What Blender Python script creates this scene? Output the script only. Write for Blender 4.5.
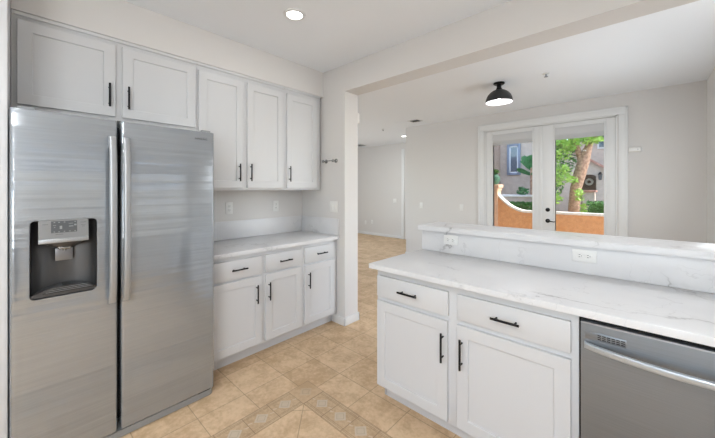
import bpy, bmesh, math, random
from mathutils import Vector, Matrix
random.seed(7)
for o in list(bpy.data.objects): bpy.data.objects.remove(o)
S = bpy.context.scene
C = S.collection
PI = math.pi
# ------------------------------------------------------------------ camera
cam = bpy.data.cameras.new('camera'); co = bpy.data.objects.new('camera', cam); C.objects.link(co)
co.location = (0, 0, 1.408)
co.rotation_euler = (PI/2, 0, math.radians(42.694))
cam.sensor_fit = 'HORIZONTAL'; cam.sensor_width = 36.0; cam.lens = 36*309.09/715
cam.shift_y = (188.5-219)/715
cam.clip_start = 0.02; cam.clip_end = 200
S.camera = co
# ------------------------------------------------------------------ world, sun, exposure
S.view_settings.view_transform = 'Standard'
S.view_settings.look = 'None'
S.view_settings.gamma = 1.0
S.view_settings.exposure = 0.25
S.view_settings.use_curve_mapping = False
w = bpy.data.worlds.new('sky'); S.world = w; w.use_nodes = True
nt = w.node_tree; nt.nodes.clear()
wo = nt.nodes.new('ShaderNodeOutputWorld'); bg = nt.nodes.new('ShaderNodeBackground'); sk = nt.nodes.new('ShaderNodeTexSky')
sk.sky_type = 'NISHITA'; sk.sun_disc = False; sk.sun_elevation = math.radians(52); sk.sun_rotation = math.radians(70); sk.air_density = 1.0; sk.dust_density = 1.5
SKY = 0.68
bg.inputs['Strength'].default_value = SKY
nt.links.new(sk.outputs[0], bg.inputs[0]); nt.links.new(bg.outputs[0], wo.inputs[0])
SUN = 4.0
sl = bpy.data.lights.new('sun', 'SUN'); sl.energy = SUN; sl.angle = math.radians(0.6); sl.color = (1, .95, .86)
so = bpy.data.objects.new('sun', sl); C.objects.link(so)
so.location = (6, 12, 12)
so.rotation_euler = Vector((-0.62, -0.22, -0.78)).to_track_quat('-Z', 'Y').to_euler()
def area(name, loc, direction, sx, sy, power, col=(1, 1, 1)):
    l = bpy.data.lights.new(name, 'AREA'); l.shape = 'RECTANGLE'; l.size = sx; l.size_y = sy; l.energy = power; l.color = col
    o = bpy.data.objects.new(name, l); C.objects.link(o); o.location = loc
    o.rotation_euler = Vector(direction).to_track_quat('-Z', 'Z').to_euler()
    return o
# fill lamps added at unseen kitchen and living room windows behind / beside the camera
YE_ = 2.438
FILL_TINT = (.865, .94, 1)
area('fill_kitchen_south', (.14, -2.44, 1.55), (0, 1, 0.75), 1.8, 1.25, 11, FILL_TINT)
area('fill_kitchen_east', (1.12, -1.52, 1.6), (-1, .5, 0.2), 1.1, 1.15, 44, FILL_TINT)
area('fill_living_east', (.52, 3.75, 1.5), (-1, 0, 0.3), 1.5, 1.7, 15, FILL_TINT)
area('fill_living_west', (-7.35, 4.3, 1.5), (1, 0, 0.0), 1.8, 1.7, 36, FILL_TINT)
area('fill_living_south', (-5.0, YE_+.03, 1.5), (.45, 1, 0.0), 1.8, 1.7, 9, FILL_TINT)

# ------------------------------------------------------------------ helpers
def newbm(): return bmesh.new()
def box(bm, x0, x1, y0, y1, z0, z1, bev=0.0, seg=2, M=None):
    if x1 < x0: x0, x1 = x1, x0
    if y1 < y0: y0, y1 = y1, y0
    if z1 < z0: z0, z1 = z1, z0
    vs = [bm.verts.new((x, y, z)) for x in (x0, x1) for y in (y0, y1) for z in (z0, z1)]
    idx = [(0,1,3,2),(4,6,7,5),(0,4,5,1),(2,3,7,6),(0,2,6,4),(1,5,7,3)]
    fs = [bm.faces.new([vs[i] for i in f]) for f in idx]
    if bev > 0:
        es = {e for f in fs for e in f.edges}
        r = bmesh.ops.bevel(bm, geom=list(es), offset=bev, segments=seg, profile=.5, affect='EDGES')
        vs = list({v for f in r['faces'] for v in f.verts} | {v for v in vs if v.is_valid})
    if M:
        for v in vs:
            if v.is_valid: v.co = M(v.co)
    return vs
def prism(bm, pts, h, M=lambda p: p):
    """pts: list of (u,v); extruded w from h[0] to h[1]; M maps (u,v,w)->world."""
    a = [bm.verts.new(M(Vector((p[0], p[1], h[0])))) for p in pts]
    b = [bm.verts.new(M(Vector((p[0], p[1], h[1])))) for p in pts]
    n = len(pts)
    bm.faces.new(a[::-1]); bm.faces.new(b)
    for i in range(n): bm.faces.new([a[i], a[(i+1) % n], b[(i+1) % n], b[i]])
    return a + b
def tube(bm, p0, p1, r0, r1=None, n=16, cap=True):
    r1 = r0 if r1 is None else r1
    p0 = Vector(p0); p1 = Vector(p1); d = (p1-p0).normalized()
    u = d.orthogonal().normalized(); v = d.cross(u)
    A = [bm.verts.new(p0 + r0*(math.cos(2*PI*i/n)*u + math.sin(2*PI*i/n)*v)) for i in range(n)]
    B = [bm.verts.new(p1 + r1*(math.cos(2*PI*i/n)*u + math.sin(2*PI*i/n)*v)) for i in range(n)]
    for i in range(n): bm.faces.new([A[i], A[(i+1) % n], B[(i+1) % n], B[i]])
    if cap: bm.faces.new(A[::-1]); bm.faces.new(B)
def sweep(bm, pts, rad, n=10, cap=True):
    pts = [Vector(p) for p in pts]; rings = []
    u = None
    for i, p in enumerate(pts):
        d = (pts[min(i+1, len(pts)-1)] - pts[max(i-1, 0)]).normalized()
        if u is None: u = d.orthogonal().normalized()
        u = (u - d*u.dot(d)).normalized(); v = d.cross(u)
        r = rad[i] if isinstance(rad, (list, tuple)) else rad
        rings.append([bm.verts.new(p + r*(math.cos(2*PI*k/n)*u + math.sin(2*PI*k/n)*v)) for k in range(n)])
    for a, b in zip(rings, rings[1:]):
        for k in range(n): bm.faces.new([a[k], a[(k+1) % n], b[(k+1) % n], b[k]])
    if cap: bm.faces.new(rings[0][::-1]); bm.faces.new(rings[-1])
def lathe(bm, prof, c=(0, 0, 0), n=32, ax='z', close=False):
    """prof: list of (r, h) along axis"""
    rings = []
    c = Vector(c)
    def P(r, h, a):
        s, t = r*math.cos(a), r*math.sin(a)
        return c + {'z': Vector((s, t, h)), 'x': Vector((h, s, t)), 'y': Vector((t, h, s))}[ax]
    for r, h in prof:
        rings.append([bm.verts.new(P(max(r, 1e-5), h, 2*PI*k/n)) for k in range(n)])
    for a, b in zip(rings, rings[1:]):
        for k in range(n): bm.faces.new([a[k], a[(k+1) % n], b[(k+1) % n], b[k]])
    if close:
        a, b = rings[-1], rings[0]
        for k in range(n): bm.faces.new([a[k], a[(k+1) % n], b[(k+1) % n], b[k]])
def rrect(u0, u1, v0, v1, r, n=5):
    pts = []
    for cx, cy, a0 in ((u1-r, v0+r, -PI/2), (u1-r, v1-r, 0), (u0+r, v1-r, PI/2), (u0+r, v0+r, PI)):
        for i in range(n+1):
            a = a0 + PI/2*i/n; pts.append((cx+r*math.cos(a), cy+r*math.sin(a)))
    return pts
def wloc(o):
    p = Vector((0, 0, 0))
    while o: p += o.location; o = o.parent
    return p
def obj(name, bm, mat, parent=None, smooth=True, label=None, merge=True):
    if merge: bmesh.ops.remove_doubles(bm, verts=bm.verts, dist=1e-6)
    bmesh.ops.recalc_face_normals(bm, faces=bm.faces)
    xs = [v.co for v in bm.verts]
    lo = Vector([min(c[i] for c in xs) for i in range(3)]); hi = Vector([max(c[i] for c in xs) for i in range(3)])
    org = Vector(((lo.x+hi.x)/2, (lo.y+hi.y)/2, lo.z))
    for v in bm.verts: v.co -= org
    me = bpy.data.meshes.new(name); bm.to_mesh(me); bm.free()
    mats = mat if isinstance(mat, (list, tuple)) else [mat]
    for m in mats: me.materials.append(m)
    if smooth:
        me.shade_smooth()
        try: me.set_sharp_from_angle(angle=math.radians(32))
        except Exception: pass
    o = bpy.data.objects.new(name, me); C.objects.link(o)
    if parent: o.parent = parent; o.location = org - wloc(parent)
    else: o.location = org
    if label: o['label'] = label
    return o
def thing(name, label, cat, loc, group=None):
    o = bpy.data.objects.new(name, None); C.objects.link(o); o.location = loc
    o.empty_display_size = .05
    o['label'] = label; o['category'] = cat
    if group: o['group'] = group
    return o
def tag(o, label, cat, group=None):
    o['label'] = label; o['category'] = cat
    if group: o['group'] = group
    return o
def struct(name, bm, mat, label=None, cat=None, parent=None, smooth=False):
    o = obj(name, bm, mat, parent, smooth)
    if not parent:
        o['kind'] = 'structure'
        if label: o['label'] = label
        if cat: o['category'] = cat
    return o
def bx(name, mat, *a, parent=None, bev=0.0, **k):
    bm = newbm(); box(bm, *a, bev=bev); return obj(name, bm, mat, parent, **k)
def boolean(o, cutbm):
    bmesh.ops.recalc_face_normals(cutbm, faces=cutbm.faces)
    me = bpy.data.meshes.new('cut'); cutbm.to_mesh(me); cutbm.free()
    c = bpy.data.objects.new('cut', me); C.objects.link(c)
    m = o.modifiers.new('b', 'BOOLEAN'); m.object = c; m.operation = 'DIFFERENCE'; m.solver = 'EXACT'
    bpy.context.view_layer.update()
    dg = bpy.context.evaluated_depsgraph_get()
    nm = bpy.data.meshes.new_from_object(o.evaluated_get(dg))
    o.modifiers.clear(); o.data = nm
    bpy.data.objects.remove(c)
    try: nm.set_sharp_from_angle(angle=math.radians(32))
    except Exception: pass
def text(name, s, size, mat, M, parent=None, depth=.0006, spacing=1.0):
    cu = bpy.data.curves.new(name, 'FONT'); cu.body = s; cu.size = size; cu.extrude = depth; cu.space_character = spacing
    cu.align_x = 'CENTER'; cu.align_y = 'CENTER'
    o = bpy.data.objects.new('tmp', cu); C.objects.link(o)
    bpy.context.view_layer.update()
    me = bpy.data.meshes.new_from_object(o.evaluated_get(bpy.context.evaluated_depsgraph_get()))
    bpy.data.objects.remove(o)
    bm = newbm(); bm.from_mesh(me)
    for v in bm.verts: v.co = M(v.co)
    return obj(name, bm, mat, parent, smooth=False)

# ------------------------------------------------------------------ materials
def mat(name, col=(.8, .8, .8), rough=.5, metal=0.0, spec=.5, bump=None, **k):
    m = bpy.data.materials.new(name); m.use_nodes = True
    b = m.node_tree.nodes['Principled BSDF']
    b.inputs['Base Color'].default_value = (*col, 1); b.inputs['Roughness'].default_value = rough
    b.inputs['Metallic'].default_value = metal; b.inputs['Specular IOR Level'].default_value = spec
    for kk, v in k.items(): b.inputs[kk].default_value = v
    if bump:
        N = m.node_tree.nodes; L = m.node_tree.links
        tc = N.new('ShaderNodeTexCoord'); no = N.new('ShaderNodeTexNoise'); no.inputs['Scale'].default_value = bump[0]; no.inputs['Detail'].default_value = 3
        bp = N.new('ShaderNodeBump'); bp.inputs['Strength'].default_value = bump[1]; bp.inputs['Distance'].default_value = bump[2]
        L.new(tc.outputs['Object'], no.inputs['Vector']); L.new(no.outputs['Fac'], bp.inputs['Height']); L.new(bp.outputs[0], b.inputs['Normal'])
    return m
def srgb(r, g, b):
    f = lambda c: (c/255/12.92) if c/255 <= .04045 else ((c/255+.055)/1.055)**2.4
    return (f(r), f(g), f(b))
class NB:
    def __init__(s, m): s.t = m.node_tree; s.N = s.t.nodes; s.L = s.t.links
    def n(s, typ, **k):
        x = s.N.new(typ)
        for a, v in k.items(): setattr(x, a, v)
        return x
    def put(s, sock, v):
        if isinstance(v, bpy.types.NodeSocket): s.L.new(v, sock)
        elif v is not None: sock.default_value = v
    def math(s, op, a, b=None, c=None, clamp=False):
        x = s.n('ShaderNodeMath', operation=op, use_clamp=clamp)
        s.put(x.inputs[0], a); s.put(x.inputs[1], b); s.put(x.inputs[2], c)
        return x.outputs[0]
    def mix(s, f, a, b):
        x = s.n('ShaderNodeMix', data_type='RGBA')
        s.put(x.inputs[0], f); s.put(x.inputs[6], a if not isinstance(a, tuple) else (*a[:3], 1)); s.put(x.inputs[7], b if not isinstance(b, tuple) else (*b[:3], 1))
        return x.outputs[2]
    def noise(s, vec, scale, detail=3, rough=.5, dist=0):
        x = s.n('ShaderNodeTexNoise'); x.inputs['Scale'].default_value = scale; x.inputs['Detail'].default_value = detail
        x.inputs['Roughness'].default_value = rough; x.inputs['Distortion'].default_value = dist
        s.L.new(vec, x.inputs['Vector']); return x
    def smooth(s, v, lo, hi, a=0., b=1.):
        x = s.n('ShaderNodeMapRange', interpolation_type='SMOOTHSTEP')
        s.put(x.inputs[0], v); x.inputs[1].default_value = lo; x.inputs[2].default_value = hi; x.inputs[3].default_value = a; x.inputs[4].default_value = b
        return x.outputs[0]
    def line(s, v, half, soft=.0012):  # 1 where |v|<half
        a = s.math('ABSOLUTE', v); return s.smooth(a, half-soft, half+soft, 1., 0.)

M_wall = mat('wall_paint', srgb(222, 219, 216), .85, spec=.25, bump=(90, .12, .002))
M_ceil = mat('ceiling_paint', srgb(243, 246, 250), .9, spec=.2, bump=(70, .12, .002))
M_trim = mat('white_trim_paint', srgb(232, 232, 231), .42)
M_cab = mat('white_cabinet_paint', srgb(212, 212, 213), .40)
M_cabin = mat('cabinet_interior', srgb(200, 200, 198), .6)
M_black = mat('matte_black_metal', (.012, .012, .013), .35, metal=.6)
M_dark = mat('black_plastic', (.015, .015, .016), .45)
M_rubber = mat('dark_gap', (.01, .01, .01), .8)
M_plate = mat('white_plastic', srgb(236, 235, 232), .35)
M_slot = mat('socket_slot', (.05, .05, .05), .6)
M_chrome = mat('chrome', (.32, .32, .31), .25, metal=1)
M_greypl = mat('grey_plastic', (.28, .29, .30), .4)
M_grille = mat('kick_grille_grey', (.30, .31, .31), .45, metal=.3)

def steel(name, stretch, base=.50, rough=.30, wav=.0, wscale=(1, 1, 1), tnt=(.93, 1.0, 1.075), met=.62):
    m = bpy.data.materials.new(name); m.use_nodes = True; nb = NB(m); b = nb.N['Principled BSDF']
    b.inputs['Metallic'].default_value = met
    tc = nb.n('ShaderNodeTexCoord'); mp = nb.n('ShaderNodeMapping'); mp.inputs['Scale'].default_value = stretch
    nb.L.new(tc.outputs['Object'], mp.inputs[0])
    no = nb.noise(mp.outputs[0], 1.0, 2)
    v = nb.smooth(no.outputs['Fac'], .2, .8, base*.93, base*1.07)
    cc = nb.n('ShaderNodeCombineColor'); [nb.L.new(nb.math('MULTIPLY', v, q), cc.inputs[i]) for i, q in enumerate(tnt)]
    nb.L.new(cc.outputs[0], b.inputs['Base Color'])
    r = nb.smooth(no.outputs['Fac'], .2, .8, rough*.9, rough*1.12); nb.L.new(r, b.inputs['Roughness'])
    bp = nb.n('ShaderNodeBump'); bp.inputs['Strength'].default_value = .06; bp.inputs['Distance'].default_value = .001
    nb.L.new(no.outputs['Fac'], bp.inputs['Height'])
    out = bp.outputs[0]
    if wav:
        mp2 = nb.n('ShaderNodeMapping'); mp2.inputs['Scale'].default_value = wscale
        nb.L.new(tc.outputs['Object'], mp2.inputs[0])
        n2 = nb.noise(mp2.outputs[0], 1.0, 1.5, .5, .25)
        b2 = nb.n('ShaderNodeBump'); b2.inputs['Strength'].default_value = 1; b2.inputs['Distance'].default_value = wav
        nb.L.new(n2.outputs['Fac'], b2.inputs['Height']); nb.L.new(out, b2.inputs['Normal']); out = b2.outputs[0]
    nb.L.new(out, b.inputs['Normal'])
    return m
M_steel = steel('brushed_steel', (3, 3, 500), .42, .12, .0042, (.5, .5, 22))
M_steel_d = steel('brushed_steel_dishwasher', (3, 3, 500), .26, .32, .0010, (3, 3, 1.5), (.93, 1.0, 1.09), .7)
M_bar = steel('brushed_bar', (500, 500, 4), .43, .40, tnt=(.97, 1.0, 1.03), met=.7)

def quartz(name, seed, amount=1.0):
    m = bpy.data.materials.new(name); m.use_nodes = True; nb = NB(m); b = nb.N['Principled BSDF']
    b.inputs['Roughness'].default_value = .30; b.inputs['Specular IOR Level'].default_value = .45
    g = nb.n('ShaderNodeNewGeometry')
    mp = nb.n('ShaderNodeMapping'); mp.inputs['Location'].default_value = (seed, seed*.7, seed*.3); mp.inputs['Rotation'].default_value = (.3, .2, .5)
    nb.L.new(g.outputs['Position'], mp.inputs[0])
    w1 = nb.noise(mp.outputs[0], 2.2, 5, .62)
    vm = nb.n('ShaderNodeVectorMath', operation='SCALE'); nb.L.new(w1.outputs['Color'], vm.inputs[0]); vm.inputs['Scale'].default_value = .62
    va = nb.n('ShaderNodeVectorMath', operation='ADD'); nb.L.new(mp.outputs[0], va.inputs[0]); nb.L.new(vm.outputs[0], va.inputs[1])
    mp2 = nb.n('ShaderNodeMapping'); mp2.inputs['Scale'].default_value = (1.0, 1.9, 1.5); nb.L.new(va.outputs[0], mp2.inputs[0])
    n2 = nb.noise(mp2.outputs[0], 1.15, 1.5, .5)
    d = nb.math('ABSOLUTE', nb.math('SUBTRACT', n2.outputs['Fac'], .5))
    vein = nb.smooth(d, .0, .010, 1, 0)
    halo = nb.smooth(d, .0, .045, .30, 0)
    gate = nb.smooth(nb.noise(mp.outputs[0], 1.9, 2).outputs['Fac'], .47, .62)
    n3 = nb.noise(va.outputs[0], 3.6, 2)
    d3 = nb.math('ABSOLUTE', nb.math('SUBTRACT', n3.outputs['Fac'], .5)); v3 = nb.math('MULTIPLY', nb.smooth(d3, 0, .010, .25, 0), gate)
    f = nb.math('MULTIPLY', nb.math('ADD', vein, halo), nb.math('MULTIPLY', gate, .62*amount))
    f = nb.math('ADD', f, nb.math('MULTIPLY', v3, amount), clamp=True)
    base = nb.mix(nb.smooth(nb.noise(mp.outputs[0], 3, 3).outputs['Fac'], .3, .7), srgb(228, 227, 227), srgb(221, 220, 221))
    nb.L.new(nb.mix(f, base, srgb(150, 147, 146)), b.inputs['Base Color'])
    return m
M_quartz = quartz('white_veined_quartz', 3.1)
M_quartz2 = quartz('white_veined_quartz_left', 8.4, .40)

def floor_mat():
    m = bpy.data.materials.new('beige_floor_tile'); m.use_nodes = True; nb = NB(m); b = nb.N['Principled BSDF']
    g = nb.n('ShaderNodeNewGeometry'); sp = nb.n('ShaderNodeSeparateXYZ'); nb.L.new(g.outputs['Position'], sp.inputs[0])
    X, Y = sp.outputs[0], sp.outputs[1]
    def grid(x, y, ox, oy, p, half):
        gx = nb.math('SUBTRACT', nb.math('MODULO', nb.math('ADD', nb.math('SUBTRACT', x, ox), 100*p+p/2), p), p/2)
        gy = nb.math('SUBTRACT', nb.math('MODULO', nb.math('ADD', nb.math('SUBTRACT', y, oy), 100*p+p/2), p), p/2)
        ix = nb.math('FLOOR', nb.math('DIVIDE', nb.math('SUBTRACT', x, ox), p)); iy = nb.math('FLOOR', nb.math('DIVIDE', nb.math('SUBTRACT', y, oy), p))
        return nb.math('MAXIMUM', nb.line(gx, half), nb.line(gy, half)), ix, iy
    go, ix, iy = grid(X, Y, -2.0, 1.03, .304, .0022)
    # diagonal field inside the border
    k = math.sqrt(.5)
    U = nb.math('MULTIPLY', nb.math('ADD', X, Y), k); W = nb.math('MULTIPLY', nb.math('SUBTRACT', Y, X), k)
    gi, jx, jy = grid(U, W, (-1.586+1.206)*k, (1.206+1.586)*k, .304, .0022)
    inx = nb.math('GREATER_THAN', X, -1.630); iny = nb.math('LESS_THAN', Y, 1.245); inner = nb.math('MULTIPLY', inx, iny)
    ox = nb.math('GREATER_THAN', X, -1.803); oy = nb.math('LESS_THAN', Y, 1.418); outer = nb.math('MULTIPLY', ox, oy)
    east = nb.math('LESS_THAN', X, .9); outer = nb.math('MULTIPLY', outer, east)
    border = nb.math('MULTIPLY', outer, nb.math('SUBTRACT', 1., inner))
    grout = nb.mix(inner, go, gi)
    # per tile tone
    cv = nb.n('ShaderNodeCombineXYZ'); nb.L.new(nb.mix(inner, ix, jx), cv.inputs[0]); nb.L.new(nb.mix(inner, iy, jy), cv.inputs[1])
    wn = nb.n('ShaderNodeTexWhiteNoise', noise_dimensions='3D'); nb.L.new(cv.outputs[0], wn.inputs['Vector'])
    n1 = nb.noise(g.outputs['Position'], 7, 5, .62, .3); n2 = nb.noise(g.outputs['Position'], 38, 4, .6)
    tone = nb.math('ADD', nb.math('MULTIPLY', n1.outputs['Fac'], .62), nb.math('MULTIPLY', n2.outputs['Fac'], .38))
    tone = nb.math('ADD', tone, nb.math('MULTIPLY', nb.math('SUBTRACT', wn.outputs['Value'], .5), .10))
    c = nb.mix(nb.smooth(tone, .36, .64), srgb(196, 164, 128), srgb(224, 195, 160))
    # border strip colours
    s1 = nb.math('ADD', X, 1.7165)          # across the left strip
    s2 = nb.math('SUBTRACT', Y, 1.3315)     # across the far strip
    isleft = nb.math('LESS_THAN', Y, 1.245); isfar = nb.math('GREATER_THAN', X, -1.630)
    corner = nb.math('MULTIPLY', nb.math('SUBTRACT', 1., isleft), nb.math('SUBTRACT', 1., isfar))
    across = nb.mix(isleft, s2, s1)
    along = nb.mix(isleft, nb.math('ADD', X, 1.544), nb.math('SUBTRACT', Y, 1.162))
    def abs_(v): return nb.math('ABSOLUTE', v)
    aa = abs_(across)
    lines = nb.math('MAXIMUM', nb.line(nb.math('SUBTRACT', aa, .058), .0022), nb.line(nb.math('SUBTRACT', aa, .068), .0016))
    lines = nb.math('MAXIMUM', lines, nb.line(nb.math('SUBTRACT', aa, .079), .0016))
    al = nb.math('SUBTRACT', nb.math('MODULO', nb.math('ADD', along, 17+.085), .17), .085)
    dia = nb.math('ADD', aa, abs_(al)); med = nb.smooth(dia, .047, .050, 1, 0); medin = nb.math('MULTIPLY', nb.smooth(nb.math('SUBTRACT', dia, .030), -.002, .002, 1, 0), 1)
    ring = nb.math('MULTIPLY', nb.line(nb.math('SUBTRACT', dia, .030), .0025), 1)
    # little leaf scrolls between the medallions
    sc = nb.math('ADD', nb.math('MULTIPLY', nb.math('SINE', nb.math('MULTIPLY', al, 60)), .010), across)
    scr = nb.math('MULTIPLY', nb.line(sc, .005, .003), nb.smooth(abs_(al), .056, .060))
    hb = nb.math('MULTIPLY', nb.line(nb.math('SUBTRACT', abs_(al), .085), .0016), nb.math('LESS_THAN', aa, .2))
    sn = nb.noise(g.outputs['Position'], 60, 3, .6)
    bc = nb.mix(nb.smooth(nb.math('ADD', nb.math('MULTIPLY', tone, .6), nb.math('MULTIPLY', sn.outputs['Fac'], .4)), .35, .65), srgb(182, 153, 120), srgb(208, 179, 145))
    bc = nb.mix(nb.math('MULTIPLY', lines, .55), bc, srgb(150, 122, 94))
    bc = nb.mix(nb.math('MULTIPLY', nb.line(nb.math('SUBTRACT', aa, .0735), .002), .5), bc, srgb(214, 190, 160))
    bc = nb.mix(nb.math('MULTIPLY', scr, .75), bc, srgb(214, 192, 165))
    bc = nb.mix(nb.math('MULTIPLY', med, .85), bc, srgb(204, 189, 168))
    bc = nb.mix(nb.math('MULTIPLY', ring, .6), bc, srgb(168, 150, 128))
    # corner block: plain tile with one medallion
    cd = nb.math('MAXIMUM', abs_(s1), abs_(s2)); cr = nb.math('ADD', abs_(s1), abs_(s2))
    cc = nb.mix(nb.math('MULTIPLY', nb.smooth(cr, .045, .06, 1, 0), .5), nb.mix(.5, c, srgb(186, 156, 123)), srgb(200, 180, 154))
    cc = nb.mix(nb.math('MULTIPLY', nb.line(nb.math('SUBTRACT', cr, .030), .003), .5), cc, srgb(165, 146, 120))
    bc = nb.mix(corner, bc, cc)
    # grout around the border strips
    e = nb.math('MAXIMUM', nb.line(nb.math('SUBTRACT', aa, .0865), .0022), 0)
    ce = nb.line(nb.math('SUBTRACT', cd, .0865), .0022)
    bg_ = nb.math('MAXIMUM', nb.mix(corner, e, ce), nb.math('MULTIPLY', hb, nb.math('SUBTRACT', 1., corner)))
    bg_ = nb.math('MULTIPLY', bg_, border)
    col = nb.mix(border, c, bc)
    gf = nb.math('MAXIMUM', nb.math('MULTIPLY', grout, nb.math('SUBTRACT', 1., border)), bg_)
    nb.L.new(nb.mix(nb.math('MULTIPLY', gf, nb.math('ADD', .60, nb.math('MULTIPLY', border, .35))), col, srgb(138, 112, 86)), b.inputs['Base Color'])
    b.inputs['Roughness'].default_value = .5; b.inputs['Specular IOR Level'].default_value = .3
    bp = nb.n('ShaderNodeBump'); bp.inputs['Strength'].default_value = .35; bp.inputs['Distance'].default_value = .002
    h = nb.math('SUBTRACT', nb.math('MULTIPLY', n2.outputs['Fac'], .35), gf); nb.L.new(h, bp.inputs['Height']); nb.L.new(bp.outputs[0], b.inputs['Normal'])
    return m
M_floor = floor_mat()

def glass_mat():
    m = bpy.data.materials.new('window_glass'); m.use_nodes = True; nb = NB(m); nb.N.clear()
    o = nb.n('ShaderNodeOutputMaterial'); mx = nb.n('ShaderNodeMixShader'); tr = nb.n('ShaderNodeBsdfTransparent'); gl = nb.n('ShaderNodeBsdfGlossy'); fr = nb.n('ShaderNodeFresnel')
    gl.inputs['Roughness'].default_value = .01; fr.inputs['IOR'].default_value = 1.45; tr.inputs[0].default_value = (.97, .98, .98, 1)
    nb.L.new(fr.outputs[0], mx.inputs[0]); nb.L.new(tr.outputs[0], mx.inputs[1]); nb.L.new(gl.outputs[0], mx.inputs[2]); nb.L.new(mx.outputs[0], o.inputs[0])
    return m
M_glass = glass_mat()
def emit(name, col, s):
    m = mat(name, col, .5); b = m.node_tree.nodes['Principled BSDF']
    b.inputs['Emission Color'].default_value = (*col, 1); b.inputs['Emission Strength'].default_value = s; return m
M_lens = emit('lit_lamp_lens', (1, .98, .95), 6.0)
def tint(name, c1, c2, scale, rough=.8, bump=.004, detail=4):
    m = bpy.data.materials.new(name); m.use_nodes = True; nb = NB(m); b = nb.N['Principled BSDF']; b.inputs['Roughness'].default_value = rough
    b.inputs['Specular IOR Level'].default_value = .25
    tc = nb.n('ShaderNodeTexCoord'); n = nb.noise(tc.outputs['Object'], scale, detail)
    nb.L.new(nb.mix(nb.smooth(n.outputs['Fac'], .35, .65), c1, c2), b.inputs['Base Color'])
    bp = nb.n('ShaderNodeBump'); bp.inputs['Distance'].default_value = bump; bp.inputs['Strength'].default_value = .5
    nb.L.new(n.outputs['Fac'], bp.inputs['Height']); nb.L.new(bp.outputs[0], b.inputs['Normal'])
    return m
M_stucco = tint('orange_stucco', srgb(216, 158, 108), srgb(228, 171, 120), 14)
M_pinkst = tint('pink_beige_stucco', srgb(216, 178, 150), srgb(224, 188, 160), 14)
M_cap = tint('white_stucco_cap', srgb(238, 234, 226), srgb(228, 224, 216), 20)
M_fac = tint('beige_stucco', srgb(192, 174, 158), srgb(202, 184, 168), 10)
M_fac2 = tint('shadowed_beige_stucco', srgb(150, 132, 120), srgb(160, 142, 130), 10)  # darker copy of the facade stucco, shade put into the colour
M_roof = tint('clay_roof_tile', srgb(168, 120, 104), srgb(190, 142, 122), 30)
M_bark = tint('tree_bark', srgb(150, 118, 96), srgb(190, 156, 130), 18, .9, .02, 6)
M_leaf = mat('tree_leaf', srgb(158, 200, 84), .5, **{'Transmission Weight': 0.0})
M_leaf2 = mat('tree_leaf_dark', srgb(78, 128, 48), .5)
M_hedge = tint('hedge_leaf', srgb(46, 92, 38), srgb(84, 132, 58), 40, .6)
M_banana = tint('broad_leaf', srgb(52, 110, 62), srgb(70, 130, 76), 5, .45)
M_concrete = tint('paving', srgb(178, 170, 160), srgb(190, 183, 172), 6)
M_urn = tint('green_glazed_urn', srgb(64, 104, 88), srgb(84, 126, 104), 8, .35)
M_door_dark = tint('dark_wood_door', srgb(92, 76, 60), srgb(112, 92, 72), 12, .5)
M_blueframe = mat('grey_blue_frame', srgb(128, 136, 150), .5)
M_wglass = mat('reflective_window_pane', (.05, .08, .12), .04, metal=.0, spec=1.0)
M_shade = mat('white_roller_shade', srgb(208, 208, 208), .7)

# ------------------------------------------------------------------ measurements
XW = -2.955; YS = 2.241; YE = 2.438; XE = -2.246; ZC = 2.679; ZB = 2.407; YF = 5.435; XR = .553
YBK = 7.20; XWW = -7.45; YSK = -2.5; XEK = 1.25
# ------------------------------------------------------------------ structure
b = newbm(); box(b, XWW-.15, XEK+.15, YSK-.15, YBK+.15, -.12, 0)
struct('floor', b, M_floor)
b = newbm(); box(b, XWW-.15, XEK+.15, YSK-.15, YBK+.15, ZC, ZC+.12); struct('ceiling', b, M_ceil)
b = newbm(); box(b, XW-.15, XW, YSK-.15, YS, 0, ZC); struct('wall_left', b, M_wall)
b = newbm(); box(b, XWW, -6.0, YS, YE, 0, ZC); box(b, -4.0, XE, YS, YE, 0, ZC); box(b, -6.0, -4.0, YS, YE, 0, .6); box(b, -6.0, -4.0, YS, YE, 2.4, ZC); struct('wall_partition', b, M_wall)
b = newbm(); box(b, XE, XR, YS, YE, ZB, ZC); struct('wall_beam', b, M_wall)
b = newbm(); box(b, -2.955, -2.578, -.045, YS, 2.4095, ZC); struct('wall_soffit', b, M_wall)
# right side: wing wall beside the bar, opening for an added window in the living part
b = newbm(); box(b, XR, XR+.15, YE, 2.95, 0, ZC); box(b, XR, XR+.15, 4.55, YF+.15, 0, ZC); box(b, XR, XR+.15, 2.95, 4.55, 0, .6); box(b, XR, XR+.15, 2.95, 4.55, 2.4, ZC)
struct('wall_right', b, M_wall)
b = newbm(); box(b, XR, XEK+.15, YS, YE, 0, ZC); struct('wall_kitchen_north', b, M_wall)
b = newbm(); box(b, XEK, XEK+.15, -2.5, -2.2, 0, ZC); box(b, XEK, XEK+.15, -.75, -.5, 0, ZC); box(b, XEK, XEK+.15, 2.18, YS, 0, ZC); box(b, XEK, XEK+.15, -2.2, 2.18, 0, 1.0); box(b, XEK, XEK+.15, -2.2, -.75, 2.2, ZC); box(b, XEK, XEK+.15, -.5, 2.18, 2.58, ZC)
struct('wall_kitchen_east', b, M_wall)
b = newbm(); box(b, XW, -.82, YSK-.15, YSK, 0, ZC); box(b, 1.10, XEK+.15, YSK-.15, YSK, 0, ZC); box(b, -.82, 1.10, YSK-.15, YSK, 0, .9); box(b, -.82, 1.10, YSK-.15, YSK, 2.2, ZC)
struct('wall_kitchen_south', b, M_wall)
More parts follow.
